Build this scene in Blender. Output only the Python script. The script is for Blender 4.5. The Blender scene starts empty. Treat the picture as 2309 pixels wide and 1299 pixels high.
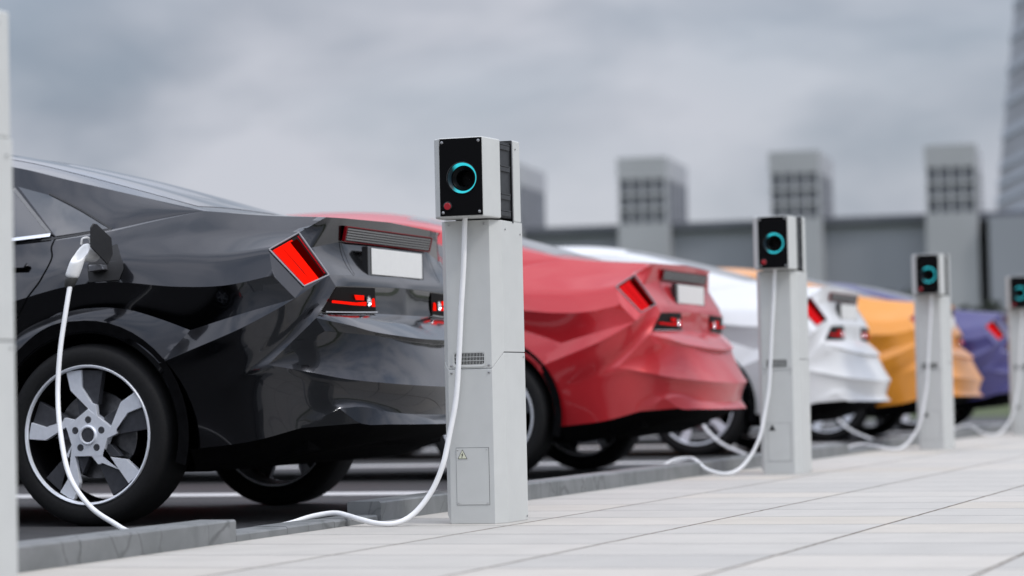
import bpy, bmesh, math, random
import numpy as np
from mathutils import Vector, Matrix
from mathutils.bvhtree import BVHTree
random.seed(7)
R = math.radians
sc = bpy.context.scene
col = sc.collection

# ------------------------------------------------------------------ camera
CAM = np.array([0.0, 0.0, 0.45])
FOC, ROLL = 5900.0, .0217
YAW, PITCH = math.atan(2046/5900.), math.atan(236/5900.)
Fv = Vector((-math.sin(YAW)*math.cos(PITCH), math.cos(YAW)*math.cos(PITCH), math.sin(PITCH)))
R0 = Vector((math.cos(YAW), math.sin(YAW), 0)); U0 = R0.cross(Fv)
Rv = R0*math.cos(ROLL) - U0*math.sin(ROLL); Uv = U0*math.cos(ROLL) + R0*math.sin(ROLL)
cd = bpy.data.cameras.new("camera"); cam = bpy.data.objects.new("camera", cd); col.objects.link(cam)
m = Matrix((Rv, Uv, -Fv)).transposed().to_4x4(); m.translation = Vector(CAM); cam.matrix_world = m
cd.sensor_width = 36; cd.lens = 36*FOC/2309.; cd.clip_start = .1; cd.clip_end = 3000
cd.dof.use_dof = True; cd.dof.focus_distance = 9.15; cd.dof.aperture_fstop = 2.2; cd.dof.aperture_blades = 0
sc.camera = cam

# ------------------------------------------------------------------ world, sun, exposure
SUN_AZ, SUN_EL = R(106), R(50)       # azimuth measured from +Y towards +X
w = bpy.data.worlds.new("World"); sc.world = w; w.use_nodes = True
nt = w.node_tree; nt.nodes.clear()
def N(t, k, **kw):
    n = t.nodes.new(k)
    for a, b in kw.items(): setattr(n, a, b)
    return n
out = N(nt, 'ShaderNodeOutputWorld'); bg = N(nt, 'ShaderNodeBackground'); bg.inputs[1].default_value = .1
sky = N(nt, 'ShaderNodeTexSky', sky_type='NISHITA', sun_disc=False, sun_elevation=SUN_EL, sun_rotation=SUN_AZ)
tc = N(nt, 'ShaderNodeTexCoord'); mp = N(nt, 'ShaderNodeMapping'); mp.inputs['Scale'].default_value = (1, 1, 2.1)
mp.inputs['Location'].default_value = (.55, .35, .30)
nt.links.new(tc.outputs['Generated'], mp.inputs[0])
n1 = N(nt, 'ShaderNodeTexNoise'); n1.inputs['Scale'].default_value = 6.0; n1.inputs['Detail'].default_value = 5.5; n1.inputs['Roughness'].default_value = .50; n1.inputs['Distortion'].default_value = .25
nt.links.new(mp.outputs[0], n1.inputs[0])
r1 = N(nt, 'ShaderNodeValToRGB'); r1.color_ramp.elements[0].position = .33; r1.color_ramp.elements[1].position = .58
r1.color_ramp.elements[0].color = (3.0, 3.4, 4.1, 1); r1.color_ramp.elements[1].color = (5.9, 6.05, 6.7, 1)
nt.links.new(n1.outputs[0], r1.inputs[0])
n2 = N(nt, 'ShaderNodeTexNoise'); n2.inputs['Scale'].default_value = 3.1; n2.inputs['Detail'].default_value = 3
nt.links.new(mp.outputs[0], n2.inputs[0])
r2 = N(nt, 'ShaderNodeValToRGB'); r2.color_ramp.elements[0].position = .30; r2.color_ramp.elements[1].position = .55
r2.color_ramp.elements[0].color = (.62, .62, .62, 1); r2.color_ramp.elements[1].color = (.95, .95, .95, 1)
nt.links.new(n2.outputs[0], r2.inputs[0])
mx = N(nt, 'ShaderNodeMix', data_type='RGBA')
nt.links.new(r2.outputs[0], mx.inputs[0]); nt.links.new(sky.outputs[0], mx.inputs[6]); nt.links.new(r1.outputs[0], mx.inputs[7])
sp_ = N(nt, 'ShaderNodeSeparateXYZ'); nt.links.new(tc.outputs['Generated'], sp_.inputs[0])
el_ = N(nt, 'ShaderNodeMapRange', interpolation_type='SMOOTHSTEP'); el_.inputs[1].default_value = .17; el_.inputs[2].default_value = .72; el_.inputs[3].default_value = 1.0; el_.inputs[4].default_value = 3.1
nt.links.new(sp_.outputs[2], el_.inputs[0])
sc_ = N(nt, 'ShaderNodeVectorMath', operation='SCALE'); nt.links.new(mx.outputs[2], sc_.inputs[0]); nt.links.new(el_.outputs[0], sc_.inputs['Scale'])
nt.links.new(sc_.outputs[0], bg.inputs[0]); nt.links.new(bg.outputs[0], out.inputs[0])
sd = bpy.data.lights.new("sun", 'SUN'); sd.energy = 1.35; sd.angle = R(8); sd.color = (1, .97, .92)
so = bpy.data.objects.new("sun", sd); col.objects.link(so)
sv = Vector((math.sin(SUN_AZ)*math.cos(SUN_EL), math.cos(SUN_AZ)*math.cos(SUN_EL), math.sin(SUN_EL)))
so.rotation_euler = sv.to_track_quat('Z', 'Y').to_euler()
sc.view_settings.view_transform = 'Standard'; sc.view_settings.look = 'None'
sc.view_settings.exposure = 0; sc.view_settings.gamma = 1

# ------------------------------------------------------------------ materials
def mat(name, colr=(.5, .5, .5), rough=.5, metal=0, coat=0, coat_rough=.03, emit=None, es=1, spec=.5):
    m = bpy.data.materials.new(name); m.use_nodes = True
    b = m.node_tree.nodes['Principled BSDF']
    b.inputs['Base Color'].default_value = (*colr, 1); b.inputs['Roughness'].default_value = rough
    b.inputs['Metallic'].default_value = metal; b.inputs['Coat Weight'].default_value = coat
    b.inputs['Coat Roughness'].default_value = coat_rough; b.inputs['Specular IOR Level'].default_value = spec
    if emit: b.inputs['Emission Color'].default_value = (*emit, 1); b.inputs['Emission Strength'].default_value = es
    return m
def noisy(m, scale=40, amt=.12, bump=0, bscale=200, obj=True, stretch=None, rough_amt=0):
    t = m.node_tree; b = t.nodes['Principled BSDF']; base = b.inputs['Base Color'].default_value[:]
    c = N(t, 'ShaderNodeTexCoord'); src = c.outputs['Object']
    if stretch:
        q = N(t, 'ShaderNodeMapping'); q.inputs['Scale'].default_value = stretch; t.links.new(src, q.inputs[0]); src = q.outputs[0]
    n = N(t, 'ShaderNodeTexNoise'); n.inputs['Scale'].default_value = scale; n.inputs['Detail'].default_value = 6; t.links.new(src, n.inputs[0])
    r = N(t, 'ShaderNodeValToRGB'); r.color_ramp.elements[0].position = .3; r.color_ramp.elements[1].position = .7
    r.color_ramp.elements[0].color = (*[v*(1-amt) for v in base[:3]], 1); r.color_ramp.elements[1].color = (*[min(1, v*(1+amt)) for v in base[:3]], 1)
    t.links.new(n.outputs[0], r.inputs[0]); t.links.new(r.outputs[0], b.inputs['Base Color'])
    if rough_amt:
        mr = N(t, 'ShaderNodeMapRange'); mr.inputs[3].default_value = b.inputs['Roughness'].default_value-rough_amt; mr.inputs[4].default_value = b.inputs['Roughness'].default_value+rough_amt
        t.links.new(n.outputs[0], mr.inputs[0]); t.links.new(mr.outputs[0], b.inputs['Roughness'])
    if bump:
        n3 = N(t, 'ShaderNodeTexNoise'); n3.inputs['Scale'].default_value = bscale; n3.inputs['Detail'].default_value = 4; t.links.new(src, n3.inputs[0])
        bp = N(t, 'ShaderNodeBump'); bp.inputs['Strength'].default_value = bump; bp.inputs['Distance'].default_value = .004
        t.links.new(n3.outputs[0], bp.inputs['Height']); t.links.new(bp.outputs[0], b.inputs['Normal'])
    return m
def paint(name, c, metal=.35, rough=.38):
    m = noisy(mat(name, c, rough, metal, coat=.52, coat_rough=.012, spec=.5), 900, .10)
    m.node_tree.nodes['Principled BSDF'].inputs['Coat IOR'].default_value = 1.62
    return m
M = dict(
    black=paint('black_paint', (.020, .021, .025), 1, .18), red=paint('red_paint', (.47, .007, .014), .2),
    white=paint('white_paint', (0.672, 0.680, 0.689), 0), orange=paint('orange_paint', (.74, .275, .018), .1), purple=paint('purple_paint', (.036, .030, .155), .15),
    plastic=noisy(mat('black_plastic', (.012, .012, .013), .55), 60, .2), gloss=mat('gloss_black', (.006, .006, .007), .08, 0, .6),
    under=noisy(mat('underbody', (.004, .004, .0045), .9, spec=.05), 30, .3), glass=mat('dark_glass', (.012, .014, .018), .03, 0, 1, .0, spec=.9),
    redtrim=mat('red_trim', (.16, .0, .003), .5, spec=.1), dimred=mat('dim_tail_lamp', (.25, .0, .002), .8, spec=.1, emit=(1, .004, .006), es=.42), portgrey=mat('port_plastic', (.016, .016, .017), .6, spec=.3), lampblack=mat('lamp_housing_black', (.003, .002, .002), .45, spec=.06), frame=mat('lamp_frame_metal', (.27, .27, .29), .6, 0, spec=.2), chrome=mat('chrome', (.75, .76, .78), .12, 1), alloy=noisy(mat('machined_alloy', (.86, .89, .95), .38, .35), 60, .04),
    alloydark=noisy(mat('satin_black_alloy', (.050, .052, .060), .5, .2), 60, .15), rubber=noisy(mat('tyre_rubber', (.0075, .0075, .008), .75, spec=.3), 90, .25, .25, 300),
    disc=noisy(mat('brake_steel', (.28, .28, .29), .35, 1), 50, .2), plate=noisy(mat('plate_white', (0.672, 0.672, 0.655), .5), 30, .02),
    redlit=mat('lit_tail_lamp', (.2, .0, .0), 1, spec=0, emit=(1, .011, .004), es=1.02), redglass=mat('dark_red_lens', (.03, .0, .0), .8, 0, 0, spec=0, emit=(1, 0, 0), es=.018),
    rededge=mat('red_lamp_edge', (.25, .0, .005), .5, 0, 0, spec=.1, emit=(1, 0, .01), es=.16), clear=mat('reverse_lamp_reflector', (.9, .9, .92), .12, .9),
    grey=noisy(mat('grille_slat', (.17, .17, .17), .42, .2), 60, .08),
    post=noisy(mat('post_powder_coat', (0.535, 0.545, 0.530), .42), 14, .025, .05, 700, rough_amt=.04), white_p=noisy(mat('white_plastic', (.87, .87, .86), .38), 40, .02),
    cable=noisy(mat('white_cable', (.78, .785, .79), .42), 25, .03), panel=mat('black_panel', (.0025, .0025, .003), .35, 0, 0, spec=.10),
    heat=noisy(mat('heat_sink', (.032, .034, .038), .5, .3), 60, .12), screw=mat('screw_steel', (.5, .5, .5), .28, 1), btn=mat('red_button', (.33, .006, .014), .35),
    collar=noisy(mat('grey_collar', (.05, .05, .048), .6), 50, .1), warn=mat('warning_yellow', (.66, .67, .52), .5), ink=mat('warning_ink', (.01, .01, .01), .5),
    hall=noisy(mat('hall_cladding', (0.274, 0.289, 0.319), .7), .12, .08), halldark=noisy(mat('hall_recess', (0.129, 0.129, 0.133), .75), .1, .1),
    hallroofshade=mat('hall_roof_edge', (0.114, 0.122, 0.144), .6), towerc=noisy(mat('tower_concrete', (0.395, 0.403, 0.418), .7), .2, .08), louvre=noisy(mat('louvre_dark', (0.110, 0.118, 0.137), .6), .5, .1),
    grid=mat('louvre_grid', (0.496, 0.504, 0.520), .6), glazing=noisy(mat('tower_glazing', (.22, .235, .27), .35), .08, .3), slab=noisy(mat('tower_slab', (.40, .43, .49), .7), .05, .1),
)
def dimring():
    m = bpy.data.materials.new('led_ring'); m.use_nodes = True; t = m.node_tree; b = t.nodes['Principled BSDF']
    b.inputs['Base Color'].default_value = (.01, .02, .03, 1); b.inputs['Roughness'].default_value = .4
    c = N(t, 'ShaderNodeTexCoord'); s = N(t, 'ShaderNodeSeparateXYZ'); t.links.new(c.outputs['Object'], s.inputs[0])
    mr = N(t, 'ShaderNodeMapRange', interpolation_type='SMOOTHSTEP'); mr.inputs[1].default_value = -.040; mr.inputs[2].default_value = -.018; mr.inputs[3].default_value = 0.0; mr.inputs[4].default_value = 1.05
    t.links.new(s.outputs[0], mr.inputs[0]); b.inputs['Emission Color'].default_value = (.035, .62, .72, 1); t.links.new(mr.outputs[0], b.inputs['Emission Strength'])
    return m
M['ring'] = dimring()

# pavers: grid of stone slabs with sandy joints
def paver_mat():
    m = mat('paving', (.6, .6, .6), .62); t = m.node_tree; b = t.nodes['Principled BSDF']
    c = N(t, 'ShaderNodeTexCoord'); s = N(t, 'ShaderNodeSeparateXYZ'); t.links.new(c.outputs['Object'], s.inputs[0])
    wob = N(t, 'ShaderNodeTexNoise'); wob.inputs['Scale'].default_value = 9; wob.inputs['Detail'].default_value = 4; t.links.new(c.outputs['Object'], wob.inputs[0])
    def ma(op, a, bb=None, cc=None):
        n = N(t, 'ShaderNodeMath', operation=op)
        for i, v in enumerate((a, bb, cc)):
            if v is None: continue
            if isinstance(v, (int, float)): n.inputs[i].default_value = v
            else: t.links.new(v, n.inputs[i])
        return n.outputs[0]
    wv = ma('MULTIPLY', ma('SUBTRACT', wob.outputs[0], .5), .010)
    def axis(sock, period, phase, width):
        v = ma('DIVIDE', ma('ADD', ma('SUBTRACT', sock, phase), wv), period)
        idx = ma('FLOOR', v); fr = ma('FRACT', v)
        d = ma('MULTIPLY', ma('MINIMUM', fr, ma('SUBTRACT', 1.0, fr)), period)   # distance to the joint
        return idx, ma('LESS_THAN', d, width), d
    ix, jx, dx = axis(s.outputs[0], .648, -2.945, .0062)
    iy, jy, dy = axis(s.outputs[1], .507, 8.40, .0060)
    cb = N(t, 'ShaderNodeCombineXYZ'); t.links.new(ix, cb.inputs[0]); t.links.new(iy, cb.inputs[1])
    wn = N(t, 'ShaderNodeTexWhiteNoise', noise_dimensions='2D'); t.links.new(cb.outputs[0], wn.inputs[0])
    rr = N(t, 'ShaderNodeValToRGB'); cr = rr.color_ramp
    cr.elements[0].position = 0; cr.elements[0].color = (0.395, 0.380, 0.352, 1); cr.elements[1].position = 1; cr.elements[1].color = (0.455, 0.418, 0.362, 1)
    for p, q in ((.3, (0.462, 0.437, 0.396)), (.55, (0.420, 0.402, 0.370)), (.8, (0.476, 0.448, 0.406))):
        e = cr.elements.new(p); e.color = (*q, 1)
    t.links.new(wn.outputs['Value'], rr.inputs[0])
    fn = N(t, 'ShaderNodeTexNoise'); fn.inputs['Scale'].default_value = 170; fn.inputs['Detail'].default_value = 5; t.links.new(c.outputs['Object'], fn.inputs[0])
    bn = N(t, 'ShaderNodeTexNoise'); bn.inputs['Scale'].default_value = 5; bn.inputs['Detail'].default_value = 6; t.links.new(c.outputs['Object'], bn.inputs[0])
    sp = ma('ADD', ma('MULTIPLY', ma('SUBTRACT', fn.outputs[0], .5), .42), ma('ADD', ma('MULTIPLY', ma('SUBTRACT', bn.outputs[0], .5), .26), 1.0))
    vm = N(t, 'ShaderNodeVectorMath', operation='SCALE'); t.links.new(rr.outputs[0], vm.inputs[0]); t.links.new(sp, vm.inputs['Scale'])
    a1 = N(t, 'ShaderNodeMix', data_type='RGBA'); t.links.new(jy, a1.inputs[0]); t.links.new(vm.outputs[0], a1.inputs[6]); a1.inputs[7].default_value = (.09, .085, .085, 1)
    a2 = N(t, 'ShaderNodeMix', data_type='RGBA'); t.links.new(jx, a2.inputs[0]); t.links.new(a1.outputs[2], a2.inputs[6]); a2.inputs[7].default_value = (.09, .068, .042, 1)
    t.links.new(a2.outputs[2], b.inputs['Base Color'])
    hx = ma('MINIMUM', ma('DIVIDE', dx, .010), 1.0); hy = ma('MINIMUM', ma('DIVIDE', dy, .007), 1.0)
    h = ma('ADD', ma('MULTIPLY', hx, hy), ma('MULTIPLY', fn.outputs[0], .22))
    bp = N(t, 'ShaderNodeBump'); bp.inputs['Strength'].default_value = .5; bp.inputs['Distance'].default_value = .003
    t.links.new(h, bp.inputs['Height']); t.links.new(bp.outputs[0], b.inputs['Normal'])
    return m
M['paving'] = paver_mat()
M['asphalt'] = noisy(mat('asphalt', (.042, .042, .044), .8), 220, .45, .9, 240)
M['line'] = noisy(mat('white_road_paint', (0.496, 0.496, 0.496), .65), 60, .18, .4, 240)
M['grass'] = noisy(mat('grass', (.055, .075, .022), .9), 3, .4)
M['leaf'] = noisy(mat('hedge_leaf', (.022, .030, .018), .7), 6, .5)
def stone():
    m = mat('kerb_stone', (.2, .2, .2), .55); t = m.node_tree; b = t.nodes['Principled BSDF']
    c = N(t, 'ShaderNodeTexCoord'); n = N(t, 'ShaderNodeTexNoise'); n.inputs['Scale'].default_value = 6; n.inputs['Detail'].default_value = 6; n.inputs['Distortion'].default_value = .6
    t.links.new(c.outputs['Object'], n.inputs[0])
    r = N(t, 'ShaderNodeValToRGB'); r.color_ramp.elements[0].position = .3; r.color_ramp.elements[1].position = .72
    r.color_ramp.elements[0].color = (0.125, 0.133, 0.133, 1); r.color_ramp.elements[1].color = (0.201, 0.207, 0.209, 1); t.links.new(n.outputs[0], r.inputs[0])
    v = N(t, 'ShaderNodeTexVoronoi', feature='DISTANCE_TO_EDGE'); v.inputs['Scale'].default_value = 2.6
    mp = N(t, 'ShaderNodeMapping'); mp.inputs['Scale'].default_value = (1.6, 1.7, .35); mp.inputs['Rotation'].default_value = (.35, 0, 0)
    ds = N(t, 'ShaderNodeMix', data_type='VECTOR'); ds.inputs[0].default_value = .12
    t.links.new(c.outputs['Object'], ds.inputs[4]); t.links.new(n.outputs['Color'], ds.inputs[5])
    t.links.new(ds.outputs[1], mp.inputs[0]); t.links.new(mp.outputs[0], v.inputs[0])
    lt = N(t, 'ShaderNodeMapRange'); lt.inputs[1].default_value = .002; lt.inputs[2].default_value = .014; t.links.new(v.outputs[0], lt.inputs[0])
    mx = N(t, 'ShaderNodeMix', data_type='RGBA'); t.links.new(lt.outputs[0], mx.inputs[0]); mx.inputs[6].default_value = (.105, .11, .11, 1); t.links.new(r.outputs[0], mx.inputs[7])
    t.links.new(mx.outputs[2], b.inputs['Base Color'])
    bp = N(t, 'ShaderNodeBump'); bp.inputs['Strength'].default_value = .4; bp.inputs['Distance'].default_value = .01; t.links.new(n.outputs[0], bp.inputs['Height']); t.links.new(bp.outputs[0], b.inputs['Normal'])
    return m
M['stone'] = stone()

# ------------------------------------------------------------------ mesh helpers
def link(name, me, material, parent=None):
    o = bpy.data.objects.new(name, me); col.objects.link(o)
    if material is not None: me.materials.append(material)
    if parent is not None: o.parent = parent
    return o
def finish(name, bm, material, parent=None, smooth=None, bevel=0, seg=2):
    bmesh.ops.recalc_face_normals(bm, faces=bm.faces)
    me = bpy.data.meshes.new(name)
    if smooth is not None:
        for f in bm.faces: f.smooth = True
        for e in bm.edges:
            e.smooth = not (len(e.link_faces) != 2 or e.calc_face_angle(0) > R(smooth))
    bm.to_mesh(me); bm.free(); o = link(name, me, material, parent)
    if bevel:
        b = o.modifiers.new('bevel', 'BEVEL'); b.width = bevel; b.segments = seg; b.limit_method = 'ANGLE'; b.angle_limit = R(28)
        for p in me.polygons: p.use_smooth = True
        b.harden_normals = True
    return o
def box(bm, a, b):
    (x0, y0, z0), (x1, y1, z1) = a, b
    v = [bm.verts.new(p) for p in ((x0,y0,z0),(x1,y0,z0),(x1,y1,z0),(x0,y1,z0),(x0,y0,z1),(x1,y0,z1),(x1,y1,z1),(x0,y1,z1))]
    for f in ((0,3,2,1),(4,5,6,7),(0,1,5,4),(1,2,6,5),(2,3,7,6),(3,0,4,7)): bm.faces.new([v[i] for i in f])
    return v
def prism(bm, poly, axis, a, b):
    """extrude a 2-D outline along an axis between a and b"""
    def P(u, v, t): return {0: (t, u, v), 1: (u, t, v), 2: (u, v, t)}[axis]
    A = [bm.verts.new(P(u, v, a)) for u, v in poly]; B = [bm.verts.new(P(u, v, b)) for u, v in poly]
    n = len(poly)
    bm.faces.new(A); bm.faces.new(B[::-1])
    for i in range(n): bm.faces.new((A[i], B[i], B[(i+1) % n], A[(i+1) % n]))
def slab3(bm, pts, thick):
    """thick polygon from 3-D points; thick = vector"""
    t = Vector(thick); A = [bm.verts.new(p) for p in pts]; B = [bm.verts.new(Vector(p)+t) for p in pts]; n = len(pts)
    bm.faces.new(A); bm.faces.new(B[::-1])
    for i in range(n): bm.faces.new((A[i], B[i], B[(i+1) % n], A[(i+1) % n]))
def lathe(bm, prof, seg=48, axis=1, off=(0, 0, 0), closed=False):
    """prof: (radius, position along axis)"""
    rings = []
    for r, a in prof:
        ring = []
        for i in range(seg):
            t = 2*math.pi*i/seg; c, s = r*math.cos(t), r*math.sin(t)
            p = (c, a, s) if axis == 1 else ((a, c, s) if axis == 0 else (c, s, a))
            ring.append(bm.verts.new(Vector(p)+Vector(off)))
        rings.append(ring)
    k = len(rings)
    for j in range(k if closed else k-1):
        A, B = rings[j], rings[(j+1) % k]
        for i in range(seg): bm.faces.new((A[i], A[(i+1) % seg], B[(i+1) % seg], B[i]))
    return rings
def cr(pts, n):
    """centripetal-ish Catmull-Rom through pts, resampled evenly to n points"""
    P = [np.array(p, float) for p in pts]
    if len(P) == 2: return [P[0]+(P[1]-P[0])*i/(n-1) for i in range(n)]
    Q = [2*P[0]-P[1]] + P + [2*P[-1]-P[-2]]; S = []
    for i in range(1, len(Q)-2):
        p0, p1, p2, p3 = Q[i-1:i+3]
        d1 = np.linalg.norm(p1-p0)**.5+1e-9; d2 = np.linalg.norm(p2-p1)**.5+1e-9; d3 = np.linalg.norm(p3-p2)**.5+1e-9
        m1 = (p2-p1) + d2*((p1-p0)/d1 - (p2-p0)/(d1+d2)); m2 = (p2-p1) + d2*((p3-p2)/d3 - (p3-p1)/(d2+d3))
        for k in range(16):
            t = k/16.; S.append((2*t**3-3*t*t+1)*p1 + (t**3-2*t*t+t)*m1 + (-2*t**3+3*t*t)*p2 + (t**3-t*t)*m2)
    S.append(P[-1]); return resamp(S, n)
def resamp(S, n):
    S = [np.array(p, float) for p in S]; L = [0]
    for i in range(1, len(S)): L.append(L[-1]+np.linalg.norm(S[i]-S[i-1]))
    o = []
    for k in range(n):
        t = L[-1]*k/(n-1); j = 0
        while j < len(L)-2 and L[j+1] < t: j += 1
        q = (t-L[j])/max(1e-9, L[j+1]-L[j]); o.append(S[j]+(S[j+1]-S[j])*min(1, max(0, q)))
    return o
def cat(*cs):
    o = list(cs[0])
    for c in cs[1:]: o += list(c)[1:]
    return o
SOFT = set(); HARD = set()
def ekey(a, b): return tuple(round(float(v)*1500) for v in (np.array(a)+np.array(b))/2)
def coons(bm, top, bot, left=None, right=None, nv=8, bulge=0, bdir=(0, -1, 0), soft='', relax=0):
    """top/bot: sampled point lists of equal length; left joins their first points, right their last"""
    nu = len(top); top = np.array(top); bot = np.array(bot)
    left = np.array(resamp(left, nv)) if left is not None else np.array(cr([top[0], bot[0]], nv))
    right = np.array(resamp(right, nv)) if right is not None else np.array(cr([top[-1], bot[-1]], nv))
    bd = np.array(bdir, float); G = []
    for j in range(nv):
        v = j/(nv-1); row = []
        for i in range(nu):
            u = i/(nu-1)
            p = (1-v)*top[i]+v*bot[i]+(1-u)*left[j]+u*right[j]-((1-u)*(1-v)*top[0]+u*(1-v)*top[-1]+(1-u)*v*bot[0]+u*v*bot[-1])
            p = p + bd*bulge*4*v*(1-v)*min(1, 6*u*(1-u)+.0)
            row.append(bm.verts.new(p))
        G.append(row)
    for _ in range(relax):
        new = {(j, i): (G[j-1][i].co+G[j+1][i].co+G[j][i-1].co+G[j][i+1].co)/4 for j in range(1, nv-1) for i in range(1, nu-1)}
        for (j, i), c_ in new.items(): G[j][i].co = c_
    for j in range(nv-1):
        for i in range(nu-1):
            try: bm.faces.new((G[j][i], G[j][i+1], G[j+1][i+1], G[j+1][i]))
            except ValueError: pass
    for nm, line in (('t', G[0]), ('b', G[-1]), ('l', [r[0] for r in G]), ('r', [r[-1] for r in G])):
        for a, b in zip(line, line[1:]): (SOFT if nm in soft else HARD).add(ekey(a.co, b.co))
def tube(name, pts, r, material, parent=None, res=8, raw=False):
    P = [Vector(p) for p in cr(pts, max(8, len(pts)*7))]; bm = bmesh.new(); rings = []; up = Vector((.3, .2, 1)).normalized()
    for i, p in enumerate(P):
        d = (P[min(i+1, len(P)-1)]-P[max(i-1, 0)]).normalized()
        if i == 0: up = d.orthogonal()
        a = (up-d*up.dot(d)).normalized(); b = d.cross(a).normalized(); up = a
        rings.append([bm.verts.new(p+a*r*math.cos(2*math.pi*k/res)+b*r*math.sin(2*math.pi*k/res)) for k in range(res)])
    for A, B in zip(rings, rings[1:]):
        for k in range(res): bm.faces.new((A[k], A[(k+1) % res], B[(k+1) % res], B[k]))
    bm.faces.new(rings[0]); bm.faces.new(rings[-1])
    return finish(name, bm, material, parent, smooth=50)
def thing(name, label, cat_, loc=(0, 0, 0), group=None, rz=0):
    o = bpy.data.objects.new(name, None); col.objects.link(o); o.empty_display_size = .2
    o.location = loc; o.rotation_euler = (0, 0, rz); o['label'] = label; o['category'] = cat_
    if group: o['group'] = group
    return o
def kind(o, k='structure'): o['kind'] = k; return o
def copy_thing(o, loc, label, rz=None):
    """copy of a thing with copies of its parts and sub-parts"""
    c = o.copy(); col.objects.link(c); c.location = loc; c['label'] = label
    if rz is not None: c.rotation_euler = (0, 0, rz)
    for ch in o.children:
        d = ch.copy(); col.objects.link(d); d.parent = c
        for g in ch.children:
            e = g.copy(); col.objects.link(e); e.parent = d
    return c

# ------------------------------------------------------------------ ground
ZA = -.02
def sheet(name, x0, x1, y0, y1, z, material, nx=1, ny=1):
    bm = bmesh.new(); v = [bm.verts.new(p) for p in ((x0, y0, z), (x1, y0, z), (x1, y1, z), (x0, y1, z))]; bm.faces.new(v)
    return kind(finish(name, bm, material))
sheet('ground', -1500, 1500, -1500, 1500, ZA-.012, M['grass'])
sheet('road', -40, -3.6, -30, 36, ZA, M['asphalt'])
bm = bmesh.new(); box(bm, (-3.54, -30, -.06), (5.5, 70, 0)); kind(finish('pavement', bm, M['paving']))
bm = bmesh.new()
for k in range(1, 6):
    y = 7.09+4.53*k
    box(bm, (-9.2, y-.19, ZA+.001), (-4.44, y+.19, ZA+.004))
box(bm, (-9.5, -8, ZA+.001), (-9.25, 33, ZA+.004))
kind(finish('parking_line', bm, M['line']))
# kerb: raised stones with dropped stretches, joints between stones
bm = bmesh.new()
def kerb_run(y0, y1, z, L):
    n = max(1, round((y1-y0)/L)); s = (y1-y0)/n
    for i in range(n):
        a, b = y0+i*s+.0012, y0+(i+1)*s-.0012
        dz = random.uniform(-.0012, .0012)
        prism(bm, [(-3.54, -.08), (-3.54, z+dz-.006), (-3.546, z+dz), (-3.664, z+dz), (-3.67, z+dz-.006), (-3.67, -.08)], 1, a, b)
for base in (-1.8, 7.51, 16.82, 26.1):
    kerb_run(base-8.1, base, .070, 1.0); kerb_run(base, base+1.18, .026, .4)
kerb_run(27.28, 36, .07, 1.0)
kind(finish('kerb', bm, M['stone']))

# ------------------------------------------------------------------ hall with roof vents, far tower, hedge
FD = Vector((.993, .117, 0)); FN = Vector((-.117, .993, 0)); HO = Vector((-43.2, 143.35, 0))
def hp(t, d, z): return HO+FD*t+FN*d+Vector((0, 0, z))
def hbox(bm, t0, t1, d0, d1, z0, z1):
    v = [bm.verts.new(hp(*q)) for q in ((t0,d0,z0),(t1,d0,z0),(t1,d1,z0),(t0,d1,z0),(t0,d0,z1),(t1,d0,z1),(t1,d1,z1),(t0,d1,z1))]
    for f in ((0,3,2,1),(4,5,6,7),(0,1,5,4),(1,2,6,5),(2,3,7,6),(3,0,4,7)): bm.faces.new([v[i] for i in f])
hall = thing('industrial_hall', 'long low grey industrial hall with square vent towers along its front', 'building')
bm = bmesh.new(); hbox(bm, -8.7, 19.6, 1.6, 60, -.5, 9.55); finish('wall', bm, M['hall'], hall)
bm = bmesh.new(); hbox(bm, 20.9, 60, -.6, 60, -.5, 9.6); finish('wall', bm, M['hall'], hall)
bm = bmesh.new(); hbox(bm, 19.6, 20.9, 5, 60, -.5, 9.5); finish('recess', bm, M['halldark'], hall)
bm = bmesh.new(); hbox(bm, -8.8, 60.2, 1.2, 60.2, 9.56, 10.0); finish('roof_edge', bm, M['hallroofshade'], hall)  # dark strip: roof edge with its shadow line put into the colour
for k in range(-1, 6):
    t = 8.72*k; wdt = 2.86
    bm = bmesh.new(); hbox(bm, t, t+wdt, 0, 8.2, -.5, 9.95); hbox(bm, t, t+wdt, 0, 8.2, 12.5, 13.75)
    hbox(bm, t+.1, t+wdt-.1, .25, 7.95, 9.95, 12.5)
    tw = finish('vent_tower', bm, M['towerc'], hall)
    bm = bmesh.new(); hbox(bm, t+.12, t+wdt-.12, .10, .24, 9.96, 12.49); hbox(bm, t+wdt-.099, t+wdt-.03, .3, 7.9, 9.96, 12.49); finish('louvre', bm, M['louvre'], tw)
    bm = bmesh.new()
    for q in range(5):
        u = t+.1+(wdt-.2)*q/4.; hbox(bm, u-.06, u+.06, -.02, .12, 9.952, 12.498)
    for q in range(1, 3):
        z = 9.95+2.55*q/3; hbox(bm, t+.05, t+wdt-.05, -.04, .1, z-.06, z+.06)
    finish('grid', bm, M['grid'], tw)
    for q in range(6):
        bm = bmesh.new(); u = .3+7.6*q/5.; hbox(bm, t+wdt-.035, t+wdt+.0-.001, u-.1, u+.1, 9.953, 12.497); finish('mullion', bm, M['grid'], tw)
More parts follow.
